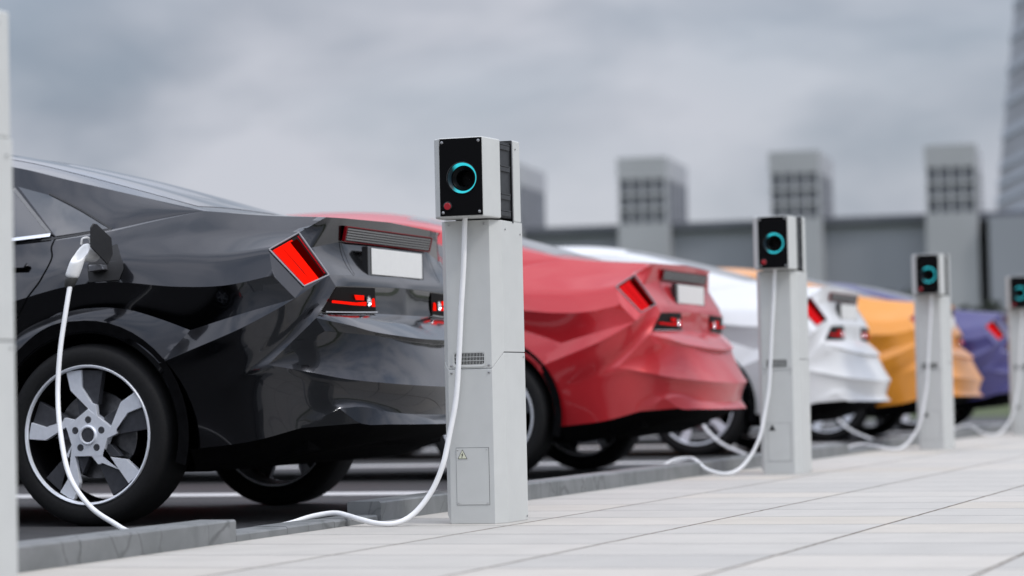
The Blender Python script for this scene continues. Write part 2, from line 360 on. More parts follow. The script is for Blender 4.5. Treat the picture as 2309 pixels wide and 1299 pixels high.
# tall building at the right edge
tower = thing('office_tower', 'tall blurred tower with banded storeys rising behind the hall at the right edge', 'tower')
T0 = Vector((-32.7, 221.0, 0)); TR = Vector((.95, .31, 0)); TN = Vector((-.31, .95, 0))
def lean(z): return .3+3.7*(max(0, z)/34.)**1.1
bg_, bs_, bt_ = bmesh.new(), bmesh.new(), bmesh.new()
def tbox(bm, z0, z1, ins, w=16, d=16):
    v = []
    for z in (z0, z1):
        o = lean(z)+ins
        for a, b in ((o, 0+ins), (w, 0+ins), (w, d), (o, d)): v.append(bm.verts.new(T0+TR*a+TN*b+Vector((0, 0, z))))
    for f in ((0,3,2,1),(4,5,6,7),(0,1,5,4),(1,2,6,5),(2,3,7,6),(3,0,4,7)): bm.faces.new([v[i] for i in f])
z = 0
while z < 44:
    h = 2.1 if z > 19 else .95
    tbox(bg_, z, z+h, .14); tbox(bs_, z+h, z+h+(.85 if z > 19 else .6), 0); z += h+(.85 if z > 19 else .6)
finish('glazing', bg_, M['glazing'], tower); finish('storey_band', bs_, M['slab'], tower)
# hedge
def hedge():
    rnd = random.Random(3); bm = bmesh.new()
    for i in range(16000):
        x = rnd.uniform(-30, 14); y = 55+rnd.uniform(-.7, .7)+(x+8)*.08
        top = 2.15+.22*math.sin(x*1.7)+.14*math.sin(x*5.1+1)+.1*math.sin(x*11)
        z = top*(1-rnd.random()**1.6*.95); s = rnd.uniform(.07, .15)
        a = Vector((rnd.gauss(0, 1), rnd.gauss(0, 1), rnd.gauss(0, 1))).normalized(); b = a.orthogonal().normalized(); c = a.cross(b); p = Vector((x, y, z))
        bm.faces.new([bm.verts.new(p+q) for q in (b*s, c*s*.6, -b*s, -c*s*.6)])
    me = bpy.data.meshes.new('hedge'); bm.to_mesh(me); bm.free(); o = link('hedge', me, M['leaf'])
    o['label'] = 'dark clipped hedge running along the foot of the grey hall'; o['category'] = 'hedge'
hedge()

# ------------------------------------------------------------------ charging posts
def make_post():
    """local origin: front face centre line at ground; x across, y depth, z up"""
    root = thing('charging_post', '', 'charging post', group='charging posts along the kerb')
    W0, W1 = -.106, .106                        # outer width; front flat from -.081 to .080
    outline = [(W0, .0), (W0, .37), (W1, .37), (W1, .052), (.078, 0), (-.084, 0), (W0, .028)]
    def sect(x0, x1, z0, z1, nm, gapz=0):
        bm = bmesh.new(); prism(bm, [(-.106, .026), (-.084, 0), (.078, 0), (.106, .052), (.106, .27), (-.106, .27)], 2, z0, z1); return finish(nm, bm, M['post'], root, bevel=.0022)
    # lower and upper housings meet in a cranked seam: cut with two stacked solids
    def cranked(z0, z1, nm, zf0, zf1, zs0, zs1):
        """front face spans zf0..zf1, side spans zs0..zs1"""
        bm = bmesh.new(); ol = [(-.106, .272), (-.106, .026), (-.084, 0), (.078, 0), (.106, .052), (.106, .272)]
        lo = [zs0, zf0+.03, zf0, zf0, zs0, zs0]; hi = [zs1, zf1+.03 if zf1 < .9 else zf1, zf1, zf1, zs1, zs1]
        A = [bm.verts.new((*p, q)) for p, q in zip(ol, lo)]; B = [bm.verts.new((*p, q)) for p, q in zip(ol, hi)]
        for i in range(6): bm.faces.new((A[i], A[(i+1) % 6], B[(i+1) % 6], B[i]))
        for V in (A, B[::-1]):
            bm.faces.new((V[0], V[1], V[4], V[5]) if V is A else (V[0], V[1], V[4], V[5])); bm.faces.new((V[1], V[2], V[3], V[4]))
        return finish(nm, bm, M['post'], root, bevel=.0016)
    cranked(0, .5, 'lower_housing', .0, .533, .0, .590)
    cranked(.5, 1.05, 'upper_housing', .5362, 1.051, .5932, 1.051)
    bm = bmesh.new(); prism(bm, [(-.103, .269), (-.103, .029), (-.082, .003), (.076, .003), (.103, .054), (.103, .269)], 2, .50, .62); finish('seam_core', bm, M['heat'], root)
    # rear spine rising behind the head
    bm = bmesh.new(); prism(bm, [(-.104, .197), (.104, .197), (.104, .271), (-.104, .271)], 2, 1.0515, 1.342); finish('rear_spine', bm, M['post'], root, bevel=.006, seg=3)
    # head: white housing with chamfered corners
    hx0, hx1 = -.098, .102
    bm = bmesh.new(); prism(bm, [(-.099, .045), (-.099, -.052), (-.088, -.080), (-.063, -.1), (.095, -.1), (.1045, -.020), (.109, .030), (.109, .045)], 2, 1.056, 1.332)
    hb = bm; bm = bmesh.new(); lathe(bm, [(.0560, -.2), (.0560, -.02)], 48, 1, (.0205, 0, 1.1905))
    for side_ in (0, 1): bm.faces.new([v for v in bm.verts if (abs(v.co.y+.2) < 1e-4) == (side_ == 0)])
    bmesh.ops.recalc_face_normals(bm, faces=bm.faces); cm = bpy.data.meshes.new('cut'); bm.to_mesh(cm); bm.free(); cut = bpy.data.objects.new('cut', cm); col.objects.link(cut)
    head = finish('head_housing', hb, M['post'], root, bevel=.006, seg=3)
    bo = head.modifiers.new('hole', 'BOOLEAN'); bo.operation = 'DIFFERENCE'; bo.object = cut; bo.solver = 'EXACT'
    bpy.context.view_layer.update()
    nm_ = bpy.data.meshes.new_from_object(head.evaluated_get(bpy.context.evaluated_depsgraph_get())); head.modifiers.clear(); head.data = nm_; nm_.name = 'head_housing'
    for p in nm_.polygons: p.use_smooth = False
    bpy.data.objects.remove(cut); bpy.data.meshes.remove(cm)
    bm = bmesh.new(); box(bm, (-.088, .0455, 1.062), (.1015, .1655, 1.327)); hs = finish('heat_sink', bm, M['heat'], root)
    for z in (1.079, 1.137, 1.235, 1.311):
        for sx in (-.0885, .102):
            bm = bmesh.new()
            x0, x1 = (sx-.006, sx-.0005) if sx < 0 else (sx, sx+.006)
            box(bm, (x0, .047, z-.012), (x1, .148, z+.004)); box(bm, (x0-(.002 if sx < 0 else 0), .048, z+.0045), (x1+(.002 if sx > 0 else 0), .147, z+.008)); finish('fin', bm, M['heat'], hs, bevel=.001)
    bm = bmesh.new(); box(bm, (-.106, .166, 1.046), (.1085, .177, 1.338)); finish('back_plate', bm, M['gloss'], root, bevel=.001)
    bm = bmesh.new(); box(bm, (-.09, .1775, 1.06), (.095, .1965, 1.33)); finish('mount_block', bm, M['heat'], root)
    # black front panel, with hole ring
    cx, cz = .0205, 1.1905
    bm = bmesh.new()
    oc = [(-.0615, 1.0615), (.0935, 1.0615), (.0935, 1.328), (-.0615, 1.328)]; n = 48
    ring = [bm.verts.new((cx+.0535*math.cos(2*math.pi*i/n), -.1045, cz+.0535*math.sin(2*math.pi*i/n))) for i in range(n)]
    oo = []
    for i in range(n):
        a = 2*math.pi*i/n; c, s = math.cos(a), math.sin(a)
        tx = ((.0935-cx)/c if c > 0 else (-.0615-cx)/c) if abs(c) > 1e-6 else 1e9
        tz = ((1.328-cz)/s if s > 0 else (1.0615-cz)/s) if abs(s) > 1e-6 else 1e9
        tt = min(tx, tz); oo.append(bm.verts.new((cx+c*tt, -.1045, cz+s*tt)))
    for i in range(n): bm.faces.new((ring[i], ring[(i+1) % n], oo[(i+1) % n], oo[i]))
    corners = [bm.verts.new((x, -.1045, z)) for x, z in oc]
    for cv in corners:
        ds = sorted(range(n), key=lambda i: (oo[i].co-cv.co).length)
        best = [i for i in ds[:2]]
        try: bm.faces.new((oo[best[0]], oo[best[1]], cv))
        except ValueError: pass
    r = bmesh.ops.extrude_face_region(bm, geom=bm.faces[:]); bmesh.ops.translate(bm, verts=[v for v in r['geom'] if isinstance(v, bmesh.types.BMVert)], vec=(0, .004, 0))
    pn = finish('front_panel', bm, M['panel'], root)
    bm = bmesh.new(); lathe(bm, [(.0565, -.1046), (.0560, -.1075), (.0535, -.1078), (.0525, -.1046)], 64, 1, (cx, 0, cz)); finish('socket_bezel', bm, M['gloss'], pn, smooth=40)
    # sloping luminous collar and dark socket cup
    def off(prof, nm, mt, dx=0):
        bm = bmesh.new(); rings = lathe(bm, prof, 64, 1)
        for v in bm.verts: v.co += Vector((0, 0, 0))
        o = finish(nm, bm, mt, pn, smooth=40); o.location = (cx, 0, cz); return o
    off([(.0535, -.105), (.0490, -.0985), (.0440, -.090)], 'led_ring', M['ring'])
    off([(.0440, -.090), (.0400, -.092), (.0290, -.082), (.0270, -.060), (.0265, -.030), (.001, -.028)], 'socket', M['panel'])
    bm = bmesh.new(); lathe(bm, [(.0165, -.1046), (.0165, -.110), (.0130, -.1105), (.0128, -.107)], 32, 1, (-.0325, 0, 1.0945)); finish('button_collar', bm, M['gloss'], pn, smooth=40)
    bm = bmesh.new(); lathe(bm, [(.0122, -.105), (.0122, -.113), (.0105, -.1145), (.0001, -.1145)], 32, 1, (-.0325, 0, 1.0945)); finish('stop_button', bm, M['btn'], pn, smooth=40)
    def screw(p, r=.0042, par=pn, side=False):
        bm = bmesh.new()
        prof = [(r*1.25, .0002), (r*1.25, -.0010), (r, -.0012), (r, -.0030), (r*.55, -.0034), (r*.5, -.0016), (.0001, -.0016)]
        if side: prof = [(a, -b) for a, b in prof]
        lathe(bm, prof, 16, 0 if side else 1, p); finish('screw', bm, M['screw'], par, smooth=40)
    for x, z in ((-.051, 1.315), (.0825, 1.317), (.0825, 1.073), (-.0505, 1.073)): screw((x, -.1050, z), .0042)
    for x, z in ((-.070, 1.038), (.060, 1.038), (-.071, .547), (.067, .547), (-.071, .522), (.067, .522)): screw((x, -.0003, z), .0036, root)
    for y, z in ((.085, 1.02), (.245, 1.01), (.252, .575), (.256, .014), (.215, 1.31)): screw((.1062 if z < 1.1 else .1042, y, z), .0032, root, True)
    # vent
    bm = bmesh.new(); fr = []
    x0, x1, z0, z1 = -.066, .056, .5425, .594
    for q, (a, b, c, d) in enumerate(((x0, x1, z0, z1), (x0+.007, x1-.007, z0+.008, z1-.004))):
        rr = .010-.003*q; pts = []
        for ex, ez, st in ((b-rr, d-rr, 0), (a+rr, d-rr, 90), (a+rr, c+rr, 180), (b-rr, c+rr, 270)):
            for k in range(5):
                an = R(st+22.5*k); pts.append((ex+rr*math.cos(an), ez+rr*math.sin(an)))
        fr.append([bm.verts.new((u, -.0025+.0012*q, v)) for u, v in pts])
    for i in range(20): bm.faces.new((fr[0][i], fr[0][(i+1) % 20], fr[1][(i+1) % 20], fr[1][i]))
    ex = bmesh.ops.extrude_face_region(bm, geom=bm.faces[:]); bmesh.ops.translate(bm, verts=[v for v in ex['geom'] if isinstance(v, bmesh.types.BMVert)], vec=(0, .0027, 0))
    vent = finish('vent', bm, M['post'], root)
    bm = bmesh.new(); box(bm, (x0+.007, -.0004, z0+.008), (x1-.007, .0004, z1-.004)); finish('vent_opening', bm, M['panel'], vent)
    bm = bmesh.new()
    for k in (1, 2): z = z0+.008+(z1-z0-.012)*k/3; box(bm, (x0+.0065, -.0022, z-.0009), (x1-.0065, -.0006, z+.0009))
    nb = 20
    for k in range(1, nb): x = x0+.007+(x1-x0-.014)*k/nb; box(bm, (x-.0007, -.0014, z0+.0085), (x+.0007, -.0005, z1-.0045))
    finish('grille_bar', bm, M['post'], vent)
    # hatch with warning sign
    hx0, hx1, hz0, hz1 = -.060, .059, .066, .262
    bm = bmesh.new(); box(bm, (hx0-.0012, -.0006, hz0-.0012), (hx1+.0012, .0005, hz1+.0012)); finish('hatch_gap', bm, M['heat'], root)
    bm = bmesh.new(); box(bm, (hx0, -.0016, hz0), (hx1, -.0007, hz1)); hatch = finish('hatch', bm, M['post'], root)
    for x in (hx0+.006, hx1-.006):
        for z in (hz0+.006, hz1-.006): screw((x, -.0016, z), .0019, hatch)
    tx, tz, ts = -.0365, .2245, .0175
    tri = [(tx-ts, tz), (tx+ts, tz), (tx, tz+ts*1.85)]
    bm = bmesh.new(); prism(bm, tri, 1, -.0030, -.0018); sg = finish('warning_sign', bm, M['ink'], hatch)
    g = (tx, tz+ts*.62); bm = bmesh.new(); prism(bm, [(g[0]+(u-g[0])*.86, g[1]+(v-g[1])*.86) for u, v in tri], 1, -.0036, -.0031); finish('sign_face', bm, M['warn'], sg)
    bolt = [(.0016, .019), (-.0042, .010), (-.0006, .0105), (-.0022, .0045), (-.0045, .0055), (-.0012, .0012), (.0004, .0060), (-.0010, .0052), (.0042, .0128), (.0006, .0118)]
    bm = bmesh.new(); prism(bm, [(tx+u, tz+.002+v*1.05) for u, v in bolt], 1, -.0041, -.0037); finish('bolt_mark', bm, M['ink'], sg)
    return root
PX = -3.112
post_labels = ['out-of-focus white charging post cut off by the left edge, nearest of the row',
               'sharp grey charging post in the centre with cyan ring, red button and warning triangle',
               'grey charging post with cyan ring standing between the red and the white car',
               'blurred charging post with cyan ring standing beside the orange car',
               'farthest charging post, half cut off by the right edge beside the purple car']
post = make_post(); post.location = (PX, 8.52, 0); post['label'] = post_labels[1]
for y, lb in ((4.965, post_labels[0]), (13.27, post_labels[2]), (17.85, post_labels[3]), (22.15, post_labels[4])):
    copy_thing(post, (PX+(-.006 if y < 6 else -.042 if y < 15 else -.062), y, 0), lb)

# ------------------------------------------------------------------ car (local origin: rear axle at ground, x to the rear, near side at -y)
def V3(*a): return [np.array(p, float) for p in a]
RC = V3((.868,0,1.163),(.60,0,1.184),(.346,0,1.213),(-.065,0,1.322),(-.468,0,1.415),(-.844,0,1.504),(-1.3,0,1.525),(-1.9,0,1.47),(-2.35,0,1.29),(-2.75,0,1.03),(-3.3,0,.93),(-3.72,0,.78))
RR = V3((.359,-.65,1.194),(.021,-.62,1.277),(-.264,-.595,1.348),(-.511,-.58,1.41),(-.9,-.565,1.455),(-1.4,-.56,1.468),(-1.9,-.58,1.41),(-2.3,-.68,1.19),(-2.6,-.79,.985))
SH = V3((.850,-.612,1.151),(.606,-.62,1.167),(.359,-.65,1.194),(.185,-.72,1.162),(.017,-.785,1.126),(-.215,-.80,1.101),(-.385,-.81,1.089),(-.9,-.83,1.06),(-1.6,-.84,1.03),(-2.2,-.83,1.0),(-2.6,-.79,.985),(-3.2,-.72,.88),(-3.62,-.6,.76))
SHo = [p+np.array((0, -d, -d*.55)) for p, d in zip(SH[2:8], (0, .009, .015, .015, .013, 0))]
FL = V3((.744,-.875,.924),(.574,-.93,.891),(.385,-.95,.892),(.12,-.955,.918),(-.07,-.955,.908),(-.3,-.95,.86),(-.6,-.945,.78),(-1.2,-.93,.74),(-1.8,-.93,.75),(-2.3,-.94,.81),(-2.9,-.95,.89),(-3.3,-.92,.84),(-3.6,-.78,.72))
AU = V3((.82,-.845,.837),(.634,-.918,.784),(.421,-.915,.729),(.301,-.92,.774),(.154,-.922,.816),(.007,-.922,.824),(-.12,-.92,.806),(-.314,-.92,.726),(-.45,-.92,.55),(-.50,-.93,.20))
AE = V3((.406,-.90,.284),(.366,-.94,.476),(.312,-.96,.608),(.253,-.96,.661),(.15,-.955,.73),(.062,-.955,.763),(-.031,-.955,.776),(-.154,-.955,.758),(-.288,-.955,.664),(-.37,-.955,.49),(-.42,-.94,.20))
TL1, TL2, TL3, TL4 = V3((.705,-.82,1.024),(.774,-.70,1.09),(.881,-.67,.928),(.831,-.79,.883))
P_, Q_ = AE[2], AU[0]
PQ = V3(P_, (.48,-.960,.667), (.642,-.945,.729), (.743,-.900,.785), Q_)
A1, A2, A3 = V3((.905,-.66,.886),(.870,-.768,.764),(.724,-.890,.592))
S1 = V3((.815,-.688,1.032),(.845,-.467,1.064),(.851,0,1.066))
S2 = V3(TL3,(.891,-.59,.930),(.897,-.47,.934),(.902,0,.938))
S3 = V3(A1,(.916,-.419,.891),(.922,0,.897))
S4 = V3((.876,-.737,.784),(.914,-.45,.787),(.924,0,.788))
S5 = V3(A2,(.949,-.636,.737),(.994,-.525,.714),(1.046,-.343,.696),(1.072,-.181,.687),(1.080,0,.685))
S6 = V3((.893,-.741,.715),(.995,-.49,.698),(1.035,-.30,.680),(1.050,-.14,.672),(1.052,0,.669))
S7 = V3(A3,(.852,-.800,.563),(.954,-.696,.535),(1.064,-.518,.515),(1.130,-.300,.503),(1.160,0,.496))
LR = V3((.93,-.705,.425),(.985,-.62,.430),(1.05,-.47,.405),(1.105,-.2,.392),(1.115,0,.39))
LP = V3(LR[0],(.985,-.64,.368),(1.06,-.51,.360),(1.14,-.22,.355),(1.160,0,.354))
S8 = V3(AE[0],(.649,-.875,.311),(.815,-.80,.356))
M_ = AE[1]
MA = V3(M_,(.551,-.922,.526),A3)
def car_body(bm):
    n = 26
    c = coons
    c(bm, cr(RC[:3], 12), cr(SH[:3], 12), nv=10, bulge=.006, bdir=(0, 0, 1))                       # deck
    c(bm, cr(RC[2:10], 50), cr(RR, 50), nv=12, bulge=.035, bdir=(0, 0, 1))                       # roof
    c(bm, cr(RR[:5], 40), cr(SH[2:8], 40), nv=8, bulge=.010)
    c(bm, cr(SH[2:8], 40), cr(SHo, 40), nv=2)                                       # rear pillar
    c(bm, cr(RR[4:], 24), cr(SH[7:11], 24), nv=8, bulge=.02)
    c(bm, cr(RC[9:], 16), cr(SH[10:], 16), nv=10, bulge=.03, bdir=(0, 0, 1))                       # bonnet
    c(bm, cat(cr(SH[:3], 14), cr(SHo[:5], 26)), cr(FL[:6], 39), left=[SH[0], TL2, TL1, FL[0]], nv=14, bulge=.014, soft='r')        # rear fender
    c(bm, cat(cr(SHo[4:], 14), cr(SH[7:], 27)), cr(FL[5:], 40), nv=14, bulge=.014, soft='l')
    c(bm, cr([TL1, TL4], 6), cr([FL[0], Q_], 6), nv=4)                                             # facet by the lamp
    c(bm, cr(FL[:7], n*2), cr(AU, n*2), nv=10, bulge=-.006)                                        # side scoop
    c(bm, cr(AU[2:], n*2), cr(AE[2:], n*2), nv=7, bulge=.004)                                      # arch flare
    c(bm, cr(AU[:3], 22), cr(PQ[::-1], 22), nv=5)                                                  # lilac band
    c(bm, cr([Q_, TL3], 4), cr([Q_, TL4], 4), nv=4)
    top = cat(cr(PQ, 14), cr([Q_, TL3], 5), cr([TL3, A1], 3))
    top = cat(cr(PQ, 22), cr([Q_, TL3], 6), cr([TL3, A1], 3))
    k = len(top)
    c(bm, top, cr(MA, k), left=[P_, M_], right=cat(cr([A1, A2], 5), cr([A2, A3], 8)), nv=14, bulge=.0, soft='b', relax=12)
    c(bm, cat(cr(MA, k), cr(S7, 24)), cat(cr(S8, k), cr([S8[-1], LR[0]], 3), cr(LR, 22)), left=[M_, AE[0]], nv=10, bulge=.006, bdir=(.7, -.7, 0), soft='r', relax=25)
    c(bm, cr(LR, 22), cr(LP, 22), nv=5)
    c(bm, cr([S8[-1], LP[1]], 5), cr([S8[-1], LR[0]], 5), nv=3)
    c(bm, cat(cr([A3, S6[0]], 8), cr(S6, 24)), cat(cr(S7[:2], 8), cr(S7[1:], 24)), nv=10, bulge=-.002, bdir=(.8, 0, .3), relax=30)
    c(bm, cr([A3, A2], 8), cr([A3, S6[0]], 8), nv=4)
    c(bm, cr(S5, 24), cr(S6, 24), nv=4)
    c(bm, cr(S4, 24), cr(S5, 24), nv=7, bulge=.006, bdir=(0, 0, 1))
    c(bm, cr([A1, A2], 3), cr([A1, S4[0]], 3), nv=3)
    c(bm, cr(S3, 24), cr(S4, 24), nv=9, bulge=-.005, bdir=(1, 0, 0))
    c(bm, cr(S2, 24), cr(S3, 24), nv=4, bulge=.003, bdir=(1, 0, 0))
    c(bm, cat(cr(S1[:2], 12), cr(S1[1:], 13)), cr(S2, 24), nv=8, bulge=-.006, bdir=(1, 0, 0))
    E0 = np.array((.859, -.463, 1.155))
    c(bm, cr([SH[0], E0], 12), cat(cr([TL2, S1[0]], 5), cr([S1[0], S1[1]], 8)), nv=8)
    c(bm, cr([E0, RC[0]], 13), cr(S1[1:], 13), nv=8)
    # doors, front wing, nose
    c(bm, cr(FL[6:10], 24), cr(V3(AU[-1], (-1.2,-.905,.17), (-2.40,-.92,.20)), 24), nv=10, bulge=-.012)
    AUf = V3((-2.40,-.92,.20),(-2.45,-.90,.55),(-2.58,-.88,.727),(-2.9,-.88,.825),(-3.22,-.88,.727),(-3.35,-.88,.55),(-3.40,-.86,.27))
    AEf = V3((-2.48,-.94,.20),(-2.53,-.96,.49),(-2.62,-.965,.663),(-2.9,-.965,.775),(-3.18,-.96,.663),(-3.27,-.95,.49),(-3.32,-.93,.27))
    c(bm, cr(FL[9:12], 30), cr(AUf, 30), nv=8); c(bm, cr(AUf, 30), cr(AEf, 30), nv=5)
    c(bm, cr(FL[11:], 8), cr(V3(AUf[-1], (-3.6,-.74,.25)), 8), nv=10)
    FLn = V3(FL[-1], (-3.78,-.4,.70), (-3.86,0,.69)); BLn = V3((-3.6,-.74,.25), (-3.76,-.4,.24), (-3.83,0,.24))
    c(bm, cr(V3(SH[-1], (-3.69,-.3,.775), RC[-1]), 12), cr(FLn, 12), nv=4); c(bm, cr(FLn, 12), cr(BLn, 12), nv=10, bulge=-.02, bdir=(-1, 0, 0))
def mirror(bm):
    bmesh.ops.duplicate(bm, geom=bm.faces[:]) if False else None
    r = bmesh.ops.duplicate(bm, geom=bm.verts[:]+bm.edges[:]+bm.faces[:])
    vs = [g for g in r['geom'] if isinstance(g, bmesh.types.BMVert)]
    for v in vs: v.co.y = -v.co.y
    bmesh.ops.reverse_faces(bm, faces=[g for g in r['geom'] if isinstance(g, bmesh.types.BMFace)])
def weld(bm, d=.0006):
    bmesh.ops.remove_doubles(bm, verts=bm.verts[:], dist=d)
    bmesh.ops.dissolve_degenerate(bm, dist=1e-5, edges=bm.edges[:])
body_bm = bmesh.new(); car_body(body_bm); weld(body_bm); bvh = BVHTree.FromBMesh(body_bm)
ma_keys = set()
_t = cr(MA, 29)
for a, b in zip(_t, _t[1:]): ma_keys.add(ekey(a, b))
mirror(body_bm); weld(body_bm)
bmesh.ops.recalc_face_normals(body_bm, faces=body_bm.faces)
bw = body_bm.edges.layers.float.new('bevel_weight_edge')
def near(k, S): return any((k[0]+i, k[1]+j, k[2]+l) in S for i in (-1, 0, 1) for j in (-1, 0, 1) for l in (-1, 0, 1))
for f in body_bm.faces: f.smooth = True
for e in body_bm.edges:
    a, b = e.verts[0].co.copy(), e.verts[1].co.copy()
    if a.y > 0 or b.y > 0: a.y, b.y = -abs(a.y), -abs(b.y)
    k = ekey(a, b); ang = e.calc_face_angle(0) if len(e.link_faces) == 2 else 0
    hard = near(k, HARD) and not near(k, ma_keys) and ang > R(4)
    if abs(a.y) < 1e-4 and abs(b.y) < 1e-4: hard = False
    e.smooth = not (hard and len(e.link_faces) == 2)
    if hard and len(e.link_faces) == 2 and ang > R(7): e[bw] = 1.0
def decal(poly, off=.003, axis='y', step=.04, thick=.0):
    """thin panel following the body skin: outline in (x, z) seen from the side, or (x, y) seen from above / (y, z) from behind"""
    bm = bmesh.new(); v = [bm.verts.new((p[0], p[1], 0)) for p in poly]; f = bm.faces.new(v)
    xs = [p[0] for p in poly]; ys = [p[1] for p in poly]
    for ax, lo, hi in ((0, min(xs), max(xs)), (1, min(ys), max(ys))):
        k = lo+step
        while k < hi-step*.3:
            co = (k, 0, 0) if ax == 0 else (0, k, 0); no = (1, 0, 0) if ax == 0 else (0, 1, 0)
            bmesh.ops.bisect_plane(bm, geom=bm.verts[:]+bm.edges[:]+bm.faces[:], plane_co=co, plane_no=no); k += step
    for q in bm.verts:
        a, b = q.co.x, q.co.y
        if axis == 'y': o, d = Vector((a, -2, b)), Vector((0, 1, 0))
        elif axis == 'z': o, d = Vector((a, b, 3)), Vector((0, 0, -1))
        else: o, d = Vector((3, a, b)), Vector((-1, 0, 0))
        h, nrm, _, _ = bvh.ray_cast(o, d)
        if h is None: h = o+d*(1.1 if axis == 'y' else 1.6); nrm = -d
        q.co = h - d*off
    if thick:
        dv = {'y': (0, thick, 0), 'z': (0, 0, -thick), 'x': (-thick, 0, 0)}[axis]
        e = bmesh.ops.extrude_face_region(bm, geom=bm.faces[:]); bmesh.ops.translate(bm, verts=[g for g in e['geom'] if isinstance(g, bmesh.types.BMVert)], vec=dv)
    return bm
def strip(path, wdt):
    """outline of a ribbon along a 2-D path"""
    P = [Vector(p) for p in path]; L, Rr = [], []
    for i, p in enumerate(P):
        d = (P[min(i+1, len(P)-1)]-P[max(i-1, 0)]).normalized(); n = Vector((-d.y, d.x)); L.append(p+n*wdt/2); Rr.append(p-n*wdt/2)
    return [tuple(q) for q in L+Rr[::-1]]
def path_decal(path, wdt, off, thick=.0):
    P = cr([(a, b, 0) for a, b in path], max(6, len(path)*5)); bm = bmesh.new(); rows = []
    for i, p in enumerate(P):
        d = (P[min(i+1, len(P)-1)]-P[max(i-1, 0)]); d = d/np.linalg.norm(d); n = np.array((-d[1], d[0])); row = []
        for s in (-.5, .5):
            a, b = p[0]+n[0]*wdt*s, p[1]+n[1]*wdt*s
            h, nr, _, _ = bvh.ray_cast(Vector((a, -2, b)), Vector((0, 1, 0)))
            if h is None: h = Vector((a, -.9, b))
            row.append(bm.verts.new((h.x, h.y-off, h.z)))
        rows.append(row)
    for A, B in zip(rows, rows[1:]): bm.faces.new((A[0], A[1], B[1], B[0]))
    if thick:
        e = bmesh.ops.extrude_face_region(bm, geom=bm.faces[:]); bmesh.ops.translate(bm, verts=[g for g in e['geom'] if isinstance(g, bmesh.types.BMVert)], vec=(0, thick, 0))
    return bm
def flip(bm, do):
    if do:
        for v in bm.verts: v.co.y = -v.co.y
    return bm

def wheel_parts(parent, x, side):
    """wheel as a part with sub-parts; outer face towards side*y"""
    yo = .95; r0 = .345
    bm = bmesh.new()
    T = [(.262, .010), (.268, .000), (.285, -.004), (.310, -.006), (.328, .002), (.338, .016), (.345, .034), (.345, .190), (.338, .210), (.322, .226), (.285, .228), (.262, .215)]
    lathe(bm, T, 72, 1, closed=True)
    for k in range(3):   # tread grooves
        pass
    t = finish('wheel', bm, M['rubber'], parent, smooth=50); t.location = (x, -yo, r0)
    if side > 0: t.rotation_euler = (0, 0, math.pi); t.location = (x, yo, r0)
    def sub(nm, bm, mt, sm=35, bv=0): return finish(nm, bm, mt, t, smooth=None if bv else sm, bevel=bv)
    bm = bmesh.new(); lathe(bm, [(.263, .014), (.2655, .002), (.262, -.004), (.2565, -.002), (.2535, .006), (.2535, .205), (.262, .205)], 72, 1, closed=True); sub('rim', bm, M['alloy'])
    bm = bmesh.new(); lathe(bm, [(.2532, .009), (.2500, .04), (.2500, .10), (.2515, .203)], 64, 1); sub('rim_barrel', bm, M['under'])
    S = .266
    bright = [(-.340,.905),(-.10,.925),(-.095,.68),(.06,.45),(.125,.43),(.14,.26),(.0,.22),(-.10,.24),(.0,.375),(-.275,.635)]
    dark = [(-.10,.925),(.22,.91),(.135,.43),(.06,.45),(-.095,.68)]
    dark2 = [(-.215,.535),(.0,.375),(-.12,.25),(-.175,.30)]
    bb, bd = bmesh.new(), bmesh.new()
    def put(bm, poly, ang, y0s, y1):
        A, B = [], []
        for (u, v) in poly:
            rad = math.hypot(u, v); yy = y0s(rad)
            c, s = math.cos(ang), math.sin(ang); X, Z = (u*c+v*s)*S, (-u*s+v*c)*S
            A.append(bm.verts.new((X, yy, Z))); B.append(bm.verts.new((X, yy+y1, Z)))
        n = len(A); bm.faces.new(A); bm.faces.new(B[::-1])
        for i in range(n): bm.faces.new((A[i], B[i], B[(i+1) % n], A[(i+1) % n]))
    for k in range(5):
        a = 2*math.pi*k/5
        put(bb, bright, a, lambda r: .0125, .022)
        put(bd, dark, a, lambda r: .0235, .03); put(bd, dark2, a, lambda r: .030, .03)
    n = 5; ring = []
    pent = [(.37*S*math.sin(2*math.pi*i/5), .37*S*math.cos(2*math.pi*i/5)) for i in range(5)]
    prism(bb, pent, 1, .0119, .05)
    bmesh.ops.triangulate(bb, faces=bb.faces[:]); bmesh.ops.triangulate(bd, faces=bd.faces[:])
    sub('spoke', bb, M['alloy'], bv=.002); sub('spoke_pocket', bd, M['alloydark'], bv=.002)
    bm = bmesh.new(); lathe(bm, [(.036, .012), (.036, .007), (.033, .004), (.028, .005), (.027, .012)], 32, 1); sub('hub_ring', bm, M['alloy'])
    bm = bmesh.new(); lathe(bm, [(.0265, .0118), (.026, .008), (.0001, .0075)], 32, 1); sub('hub_cap', bm, M['alloydark'])
    bm = bmesh.new()
    for i in range(5):
        a = 2*math.pi*i/5; lathe(bm, [(.0135, .0118), (.0130, .0110), (.0095, .0105), (.0085, .0115), (.0001, .0115)], 16, 1, (.058*math.sin(a), 0, .058*math.cos(a)))
    sub('wheel_nut', bm, M['alloydark'])
    bm = bmesh.new(); lathe(bm, [(.165, .085), (.165, .10), (.07, .10), (.06, .07), (.0001, .07)], 48, 1); lathe(bm, [(.165, .085), (.07, .085)], 48, 1); sub('brake_disc', bm, M['disc'])
    bm = bmesh.new()
    prism(bm, [(.176*math.cos(R(q)), .176*math.sin(R(q))) for q in range(-28, 29, 8)]+[(.105*math.cos(R(q)), .105*math.sin(R(q))) for q in range(28, -29, -8)], 1, .070, .118); sub('brake_caliper', bm, M['disc'], bv=.003)
    return t

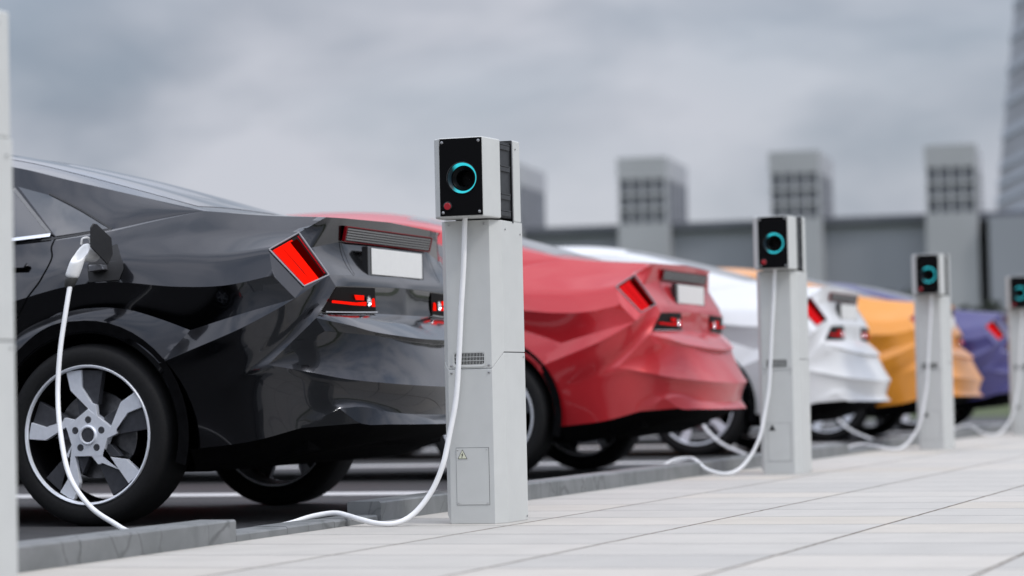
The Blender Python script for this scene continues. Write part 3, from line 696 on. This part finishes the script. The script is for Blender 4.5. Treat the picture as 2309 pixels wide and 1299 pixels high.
def make_car(colour, label):
    root = thing('parked_car', label, 'car', group='electric cars parked tail to the kerb')
    bm = body_bm.copy(); me = bpy.data.meshes.new('body'); bm.to_mesh(me); bm.free(); bd = link('body', me, M[colour], root)
    bv = bd.modifiers.new('bevel', 'BEVEL'); bv.limit_method = 'WEIGHT'; bv.width = .0030; bv.segments = 2; bv.use_clamp_overlap = True; bv.harden_normals = False
    for side in (-1, 1):
        fl = side > 0
        # lamp on the rear corner
        n = Vector(np.cross(TL2-TL1, TL4-TL1)).normalized(); n = -n if n.y > 0 else n
        def bl(u, v, d=0):
            p = (1-u)*(1-v)*TL1+u*(1-v)*TL2+u*v*TL3+(1-u)*v*TL4; return Vector(p)+n*d
        def quad(bm, u0, u1, v0, v1, d0, d1):
            a = [bm.verts.new(bl(u, v, d0)) for u, v in ((u0,v0),(u1,v0),(u1,v1),(u0,v1))]; b = [bm.verts.new(bl(u, v, d1)) for u, v in ((u0,v0),(u1,v0),(u1,v1),(u0,v1))]
            bm.faces.new(a); bm.faces.new(b[::-1])
            for i in range(4): bm.faces.new((a[i], b[i], b[(i+1) % 4], a[(i+1) % 4]))
        bm = bmesh.new(); quad(bm, 0, 1, 0, 1, -.03, -.006); tl = finish('tail_light', flip(bm, fl), M['lampblack'], root)
        bm = bmesh.new(); e = .017
        quad(bm, -.01, 1.01, -.012, e*.6, -.004, .005); quad(bm, -.01, 1.01, 1-e*.6, 1.012, -.004, .005)
        quad(bm, -.02, e, e*.6, 1-e*.6, -.004, .0045); quad(bm, 1-e, 1.02, e*.6, 1-e*.6, -.004, .0045); finish('lamp_frame', flip(bm, fl), M['frame'], tl)
        bm = bmesh.new(); quad(bm, .035, .085, .05, .985, -.0055, -.002); quad(bm, .93, .965, .04, .93, -.0055, -.003); finish('lamp_edge', flip(bm, fl), M['rededge'], tl)
        bm = bmesh.new(); quad(bm, .10, .325, .075, .982, -.0055, .0010); quad(bm, .362, .62, .075, .982, -.0055, .0010); quad(bm, .10, .72, .052, .080, -.0055, -.001); finish('lamp_bar', flip(bm, fl), M['redlit'], tl)
        bm = bmesh.new(); quad(bm, .64, .86, .085, .965, -.0055, .0005); finish('lamp_lens', flip(bm, fl), M['redglass'], tl)
        # reversing lamp in the recessed band
        ys = [-.715, -.62, -.50, -.40, -.315]
        def band(y, t):   # t 0 top .. 1 bottom
            top = np.array(cr(S3, 60)); bo = np.array(cr(S4, 60))
            a = top[np.argmin(abs(top[:, 1]-y))] if y > A1[1] else A1; b = bo[np.argmin(abs(bo[:, 1]-y))]
            return a*(1-t)+b*t
        bm = bmesh.new(); G = []
        for j, y in enumerate(np.linspace(-.735, -.305, 14)):
            yt = max(y, -.655); a = band(yt, .04); a = np.array((a[0]-.002, yt, a[2])); b = band(y, .95); b = np.array((b[0]-.002, y, b[2]))
            G.append([bm.verts.new(a*(1-t)+b*t+np.array((.0035, 0, 0))) for t in np.linspace(0, 1, 6)])
        for A, B in zip(G, G[1:]):
            for i in range(5): bm.faces.new((A[i], A[i+1], B[i+1], B[i]))
        e = bmesh.ops.extrude_face_region(bm, geom=bm.faces[:]); bmesh.ops.translate(bm, verts=[g for g in e['geom'] if isinstance(g, bmesh.types.BMVert)], vec=(-.02, 0, 0))
        rl = finish('rear_lamp', flip(bm, fl), M['lampblack'], root, smooth=40)
        def bx(nm, pts, mt, dx=.008):
            bm = bmesh.new(); slab3(bm, [(x, y, z) for x, y, z in pts], (-dx, 0, 0)); finish(nm, flip(bm, fl), mt, rl)
        bx('light_strip', [(.909,-.69,.822),(.922,-.50,.817),(.926,-.41,.817),(.926,-.41,.832),(.922,-.50,.827),(.909,-.69,.831)], M['redlit'])
        bx('light_strip', [(.923,-.49,.838),(.925,-.43,.838),(.925,-.43,.856),(.923,-.505,.856)], M['redlit'])
        bx('light_strip', [(.927,-.345,.815),(.927,-.322,.815),(.927,-.330,.848),(.927,-.343,.84)], M['redlit'])
        bm = bmesh.new(); lathe(bm, [(.0001, .916), (.012, .918), (.020, .924), (.021, .927)], 20, 0, (0, -.383, .836)); lathe(bm, [(.0001, .931), (.006, .930), (.008, .920)], 14, 0, (0, -.383, .836)); finish('reflector', flip(bm, fl), M['clear'], rl, smooth=40)
        bm = bmesh.new(); pts = cr([S4[0]+np.array((.006,.02,.002)), S4[0]+np.array((.030,.20,.004)), np.array((.922,-.30,.793))], 12); rows = []
        for p in pts: rows.append([bm.verts.new(p+np.array(q)) for q in ((0,0,0),(.006,0,0),(.006,0,.004),(0,0,.004))])
        for A, B in zip(rows, rows[1:]):
            for i in range(4): bm.faces.new((A[i], A[(i+1) % 4], B[(i+1) % 4], B[i]))
        finish('lamp_trim', flip(bm, fl), M['chrome'], rl)
        # arch lining, well
        for cx_ in (0, -2.9):
            bm = bmesh.new(); G = []
            for k in range(0, 31):
                a = R(-16+212*k/30); c_, s_ = math.cos(a), math.sin(a)
                G.append([bm.verts.new((cx_+r*c_, y, max(.20, .345+r*s_))) for r, y in ((.432, -.962), (.385, -.955), (.392, -.70), (.05, -.70))])
            for A, B in zip(G, G[1:]):
                for i in range(3): bm.faces.new((A[i], A[i+1], B[i+1], B[i]))
            finish('wheel_arch', flip(bm, fl), M['under'], root, smooth=40)
        for cx_ in (0, -2.9):
            bm = bmesh.new(); G = []
            src = cr([tuple(p) for p in AE], 50)
            for p in src:
                x, y, z = p; a = math.atan2(z-.345, x); q = (.388*math.cos(a), -.948, .345+.388*math.sin(a))
                if z < .32: q = (x-.03*(1 if x > 0 else -1), y+.012, z)
                G.append([bm.verts.new((cx_+x, y-.0015, z)), bm.verts.new((cx_+q[0], q[1]-.008, q[2])), bm.verts.new((cx_+q[0], q[1]+.03, q[2]))])
            for A, B in zip(G, G[1:]):
                for i in range(2): bm.faces.new((A[i], A[i+1], B[i+1], B[i]))
            finish('arch_trim', flip(bm, fl), M[colour], root, smooth=30)
        # glass, trims
        w1 = [(-.452,1.325),(-.309,1.285),(-.138,1.208),(.015,1.134),(-.205,1.112),(-.222,1.125)]
        w2 = [(-.480,1.318),(-.462,1.312),(-.242,1.122),(-.246,1.108),(-.70,1.085),(-1.16,1.07),(-1.16,1.42),(-.85,1.40)]
        w3 = [(-1.20,1.07),(-2.15,1.03),(-2.30,1.04),(-1.95,1.33),(-1.65,1.41),(-1.20,1.42)]
        for wp in (w1, w2, w3): finish('side_window', flip(decal(wp, .0030), fl), M['glass'], root, smooth=30)
        finish('window_seal', flip(path_decal([(-.309,1.292),(-.138,1.216),(.03,1.131)], .006, .0036), fl), M['plastic'], root)
        finish('window_seal', flip(path_decal([(.03,1.131),(-.205,1.104),(-.26,1.099)], .008, .0038), fl), M['plastic'], root)
        finish('window_trim', flip(path_decal([(-.466,1.318),(-.35,1.22),(-.234,1.124)], .011, .006, .003), fl), M['grey'], root)
        finish('window_trim', flip(path_decal([(-.228,1.118),(-.385,1.106),(-.9,1.072),(-1.6,1.043),(-2.2,1.015)], .013, .010, .007), fl), M['chrome'], root)
        finish('door_seam', flip(path_decal([(-.226,1.118),(-.205,1.105),(-.200,1.066),(-.178,1.024),(-.196,.945),(-.235,.885),(-.295,.80),(-.345,.725)], .006, .0018), fl), M['under'], root)
        finish('door_seam', flip(path_decal([(-1.18,1.06),(-1.18,.8),(-1.20,.30)], .006, .0018), fl), M['under'], root)
        finish('door_seam', flip(path_decal([(-2.20,1.0),(-2.22,.8),(-2.18,.50),(-2.20,.30)], .006, .0018), fl), M['under'], root)
        for hx in (-.335, -1.33):
            finish('handle_recess', flip(decal([(hx-.13,.985),(hx-.05,.965),(hx+.045,.985),(hx+.06,1.0),(hx-.05,1.018),(hx-.13,1.01)], .0022), fl), M['gloss'], root)
            finish('door_handle', flip(decal([(hx-.13,.992),(hx+.05,.990),(hx+.058,1.006),(hx-.13,1.006)], .022, thick=.010), fl), M[colour], root)
        # wheels
        for wx in (0, -2.9): wheel_parts(root, wx, side)
        # mirror
        bm = bmesh.new(); slab3(bm, [(-2.02,-.86,1.04),(-2.02,-1.04,1.05),(-2.02,-1.06,1.14),(-2.02,-.90,1.13)], (-.09, .01, .0)); finish('door_mirror', flip(bm, fl), M[colour], root, bevel=.01)
        bm = bmesh.new(); slab3(bm, [(-3.60,-.74,.66),(-3.72,-.50,.655),(-3.74,-.50,.69),(-3.60,-.74,.715)], (.05, .03, 0)); finish('head_light', flip(bm, fl), M['clear'], root)
    # rear window and windscreen
    rw = [(.26,-.50),(-.62,-.44),(-.62,.0),(.26,.0)]
    for zz, nm in (([(.27,-.52),(-.05,-.49),(-.64,-.44),(-.64,0),(.27,0)], 'rear_window'), ([(-1.86,-.47),(-2.62,-.66),(-2.72,0),(-1.86,0)], 'windscreen')):
        bm = decal(zz, .0012, 'z', .06); mirror(bm); weld(bm); finish(nm, bm, M['glass'], root, smooth=30)
    # charge port near the shoulder, opened
    bm = decal([(.088,1.068),(.150,.990),(.157,.967),(.148,.926),(.022,.921),(.004,.985),(.02,1.05)], .0030, 'y', .03); fp = finish('charge_port', bm, M['portgrey'], root, smooth=30)
    bm = bmesh.new(); slab3(bm, [(.110,-1.085,1.133),(.113,-1.065,1.132),(.114,-.955,1.086),(.114,-.945,1.025),(.109,-.975,.983),(.104,-1.098,1.045),(.106,-1.098,1.118)], (.006, 0, -.001))
    finish('charge_flap', bm, M['plastic'], root, bevel=.002)
    bm = bmesh.new(); slab3(bm, [(.03,-.905,.985),(.085,-.905,.985),(.095,-.905,.965),(.03,-.905,.958)], (0, -.07, 0)); finish('port_shroud', bm, M['disc'], fp, bevel=.004)
    # tail: grille strip, plate
    bm = bmesh.new()
    def gp(y, t, d=0): # t 0 top 1 bottom on the slope under the spoiler
        a = np.array((.864, y, 1.122)); b = np.array((.852, y, 1.071)); nn = np.array((.95, 0, -.30)); return a*(1-t)+b*t+nn*d
    def gq(bm, y0, y1, t0, t1, d0, d1):
        a = [bm.verts.new(gp(y, t, d0)) for y, t in ((y0,t0),(y1,t0),(y1,t1),(y0,t1))]; b = [bm.verts.new(gp(y, t, d1)) for y, t in ((y0,t0),(y1,t0),(y1,t1),(y0,t1))]
        bm.faces.new(a); bm.faces.new(b[::-1])
        for i in range(4): bm.faces.new((a[i], b[i], b[(i+1) % 4], a[(i+1) % 4]))
    gq(bm, -.452, .452, 0, 1, -.004, .004); gr = finish('tail_grille', bm, M['lampblack'], root)
    bm = bmesh.new()
    for k in range(5): gq(bm, -.446, .446, .06+.19*k, .06+.19*k+.115, .0045, .009)
    finish('slat', bm, M['grey'], gr)
    bm = bmesh.new(); gq(bm, -.460, -.453, -.03, 1.05, -.002, .009); gq(bm, .453, .460, -.03, 1.05, -.002, .009); gq(bm, -.452, .452, -.07, -.02, -.002, .007); gq(bm, -.452, .452, 1.02, 1.08, -.002, .007); finish('grille_edge', bm, M['redtrim'], gr)
    bm = bmesh.new(); box(bm, (.872, -.318, .937), (.898, .285, 1.052)); pf = finish('plate_holder', bm, M['gloss'], root, bevel=.002)
    bm = bmesh.new(); box(bm, (.8985, -.286, .944), (.902, .256, 1.046)); finish('number_plate', bm, M['plate'], pf, bevel=.001)
    for s in (-1, 1):
        bm = bmesh.new(); rows = []
        for t in np.linspace(0, 1, 8):
            top = np.array((.845, s*.468, 1.064)); bo = np.array((.897, s*.460, .934)); p = top*(1-t)+bo*t
            rows.append([bm.verts.new(p+np.array((.0036-.006*4*t*(1-t), q, 0))) for q in (-.002, .002)])
        for A, B in zip(rows, rows[1:]): bm.faces.new((A[0], A[1], B[1], B[0]))
        finish('boot_seam', bm, M['under'], root)
    # underside and diffuser
    bm = bmesh.new()
    up = cat(cr(S8, 10), cr([S8[-1], LP[1]], 3), cr(LP[1:], 14)); lo = cr(V3((.40,-.84,.205),(.60,-.76,.215),(.74,-.62,.25),(.86,-.42,.28),(.93,0,.30)), len(up))
    coons(bm, up, lo, nv=5); coons(bm, lo, cr(V3((.40,-.60,.195),(.58,-.50,.215),(.70,-.3,.25),(.80,0,.285)), len(up)), nv=4)
    mirror(bm); weld(bm); finish('diffuser', bm, M['under'], root, smooth=30)
    bm = bmesh.new(); prism(bm, [(-3.5,.19),(.38,.195),(.62,.218),(.80,.27),(.80,.58),(-3.5,.60)], 1, -.70, .70) ; finish('underbody', bm, M['under'], root)
    bm = bmesh.new(); box(bm, (-2.42, -.90, .19), (-.48, .90, .40)); finish('floor_pan', bm, M['under'], root)
    return root
cars = [('black', 0, 'glossy black car with its charging flap open, nearest of the row'), ('black', -4.5, 'glossy black car outside the left edge of the frame, beside the nearest post'), ('red', 4.46, 'glossy red car parked directly behind the black one'),  # second car is added out of view to darken the near car's reflections
        ('white', 8.75, 'white car parked between the red car and the orange car'), ('orange', 12.95, 'orange car parked behind the white one, half hidden by a charging post'),
        ('purple', 16.95, 'dark purple car at the far end of the row by the right edge')]
c0 = make_car('black', cars[0][2]); c0.location = (-4.76, 9.75, ZA)
for cn, dy, lb in cars[1:]:
    c = copy_thing(c0, (-4.76, 9.75+dy, ZA), lb)
    if cn == 'black': continue
    for o in list(c.children)+[g for ch in c.children for g in ch.children]:
        if o.data and len(o.data.materials) and o.data.materials[0] == M['black']:
            key = o.data.name+'_'+cn
            me = bpy.data.meshes.get(key)
            if me is None: me = o.data.copy(); me.name = key; me.materials[0] = M[cn]
            o.data = me
        if o.data and len(o.data.materials) and o.data.materials[0] == M['redlit']:
            key = o.data.name+'_dim'; me = bpy.data.meshes.get(key)
            if me is None: me = o.data.copy(); me.name = key; me.materials[0] = M['dimred']
            o.data = me

# ------------------------------------------------------------------ charging cables with plug guns
def make_cable(dy, dpost, label, wob=0, kz=.028, px=0, gy=0):
    root = thing('charging_cable', label, 'cable', (-3.9, 8.4+dy, 0), group='white charging cables')
    ox, oy = 3.9, -(8.4+dy)
    def rel(pts, d): return [(x+ox, y+oy+d, z) for x, y, z in pts]
    gun = [(-4.730, 8.638, .897), (-4.730, 8.60, .793), (-4.731, 8.55, .629), (-4.714, 8.50, .466), (-4.645, 8.40, .305), (-4.557, 8.30, .18), (-4.425, 8.20, .082), (-4.295, 8.12, .030), (-4.19, 8.06, .0)]
    mid = [(-4.02, 8.06, -.010), (-3.85, 8.16, -.008)]
    K = kz
    over = [(-3.735, 8.33+wob*.3, K*.4), (-3.672, 8.41+wob*.5, K+.006), (-3.60, 8.44+wob*.4, K+.016), (-3.535, 8.41, K+.007), (-3.47, 8.36, .018+K*.25), (-3.385, 8.335, .011)]
    up = [(-3.335, 8.355, .012), (-3.29, 8.40, .040), (-3.238, 8.44, .114), (-3.199, 8.455, .204), (-3.179, 8.475, .31), (-3.157, 8.488, .432), (-3.144, 8.492, .585), (-3.133, 8.492, .739), (-3.119, 8.488, .892), (-3.104, 8.47, 1.057)]
    tube('cable', rel([(x, y+gy*max(0, .45-z)/.45, z) for x, y, z in gun+mid], dy)+rel([(x+px, y, z) for x, y, z in over]+[(x+px, y, z) for x, y, z in up], dpost), .0094, M['cable'], root, res=12)
    # gun
    bm = bmesh.new()
    def ring(c, a, b, ra, rb, n=14): return [bm.verts.new(Vector(c)+Vector(a)*ra*math.cos(2*math.pi*k/n)+Vector(b)*rb*math.sin(2*math.pi*k/n)) for k in range(n)]
    path = [((-4.708, 8.80, 1.000), (1,0,0), (0,0,1), .030, .030), ((-4.708, 8.745, 1.005), (1,0,0), (0,.1,1), .030, .031), ((-4.704, 8.695, 1.010), (1,0,0), (0,.35,.94), .029, .042), ((-4.700, 8.655, .998), (1,0,.1), (0,.85,.5), .0275, .044),
            ((-4.708, 8.645, .965), (1,0,-.2), (0,1,.1), .0265, .030), ((-4.720, 8.640, .930), (1,0,-.3), (0,1,0), .0255, .026), ((-4.729, 8.638, .908), (1,0,-.3), (0,1,0), .0245, .024)]
    rs = [ring(*[tuple(np.array(p[0])+np.array((ox, oy+dy, 0)))], p[1], p[2], p[3], p[4]) for p in path]
    for A, B in zip(rs, rs[1:]):
        for k in range(14): bm.faces.new((A[k], A[(k+1) % 14], B[(k+1) % 14], B[k]))
    bm.faces.new(rs[0]); bm.faces.new(rs[-1]); g = finish('plug_handle', bm, M['white_p'], root, smooth=60)
    ss = g.modifiers.new('subsurf', 'SUBSURF'); ss.levels = 1; ss.render_levels = 2
    bm = bmesh.new(); a = (-4.729+ox, 8.638+oy+dy, 0); lathe(bm, [(.0001, .912), (.0235, .911), (.0245, .905), (.019, .880), (.015, .876), (.0001, .876)], 24, 2, a)
    for v in bm.verts: v.co.x += (v.co.z-.90)*.3
    finish('collar', bm, M['collar'], g, smooth=40)
    L = [(-4.712, 8.69, 1.038), (-4.706, 8.688, 1.058), (-4.688, 8.70, 1.062), (-4.688, 8.725, 1.040)]
    tube('latch', [(x+ox, y+oy+dy, z) for x, y, z in L], .004, M['white_p'], g)
    return root
make_cable(0, 0, 'white cable plugged into the black car and hanging from the sharp central post')
make_cable(4.46, 4.75, 'white cable of the red car lying over the kerb left of the second post', .12, .072, -.04, -.30)
make_cable(8.75, 9.33, 'white cable of the white car curling beside the third post', .05, .028, -.04)
make_cable(12.95, 13.63, 'white cable of the orange car looping at the foot of the farthest post', .1, .072, -.04)
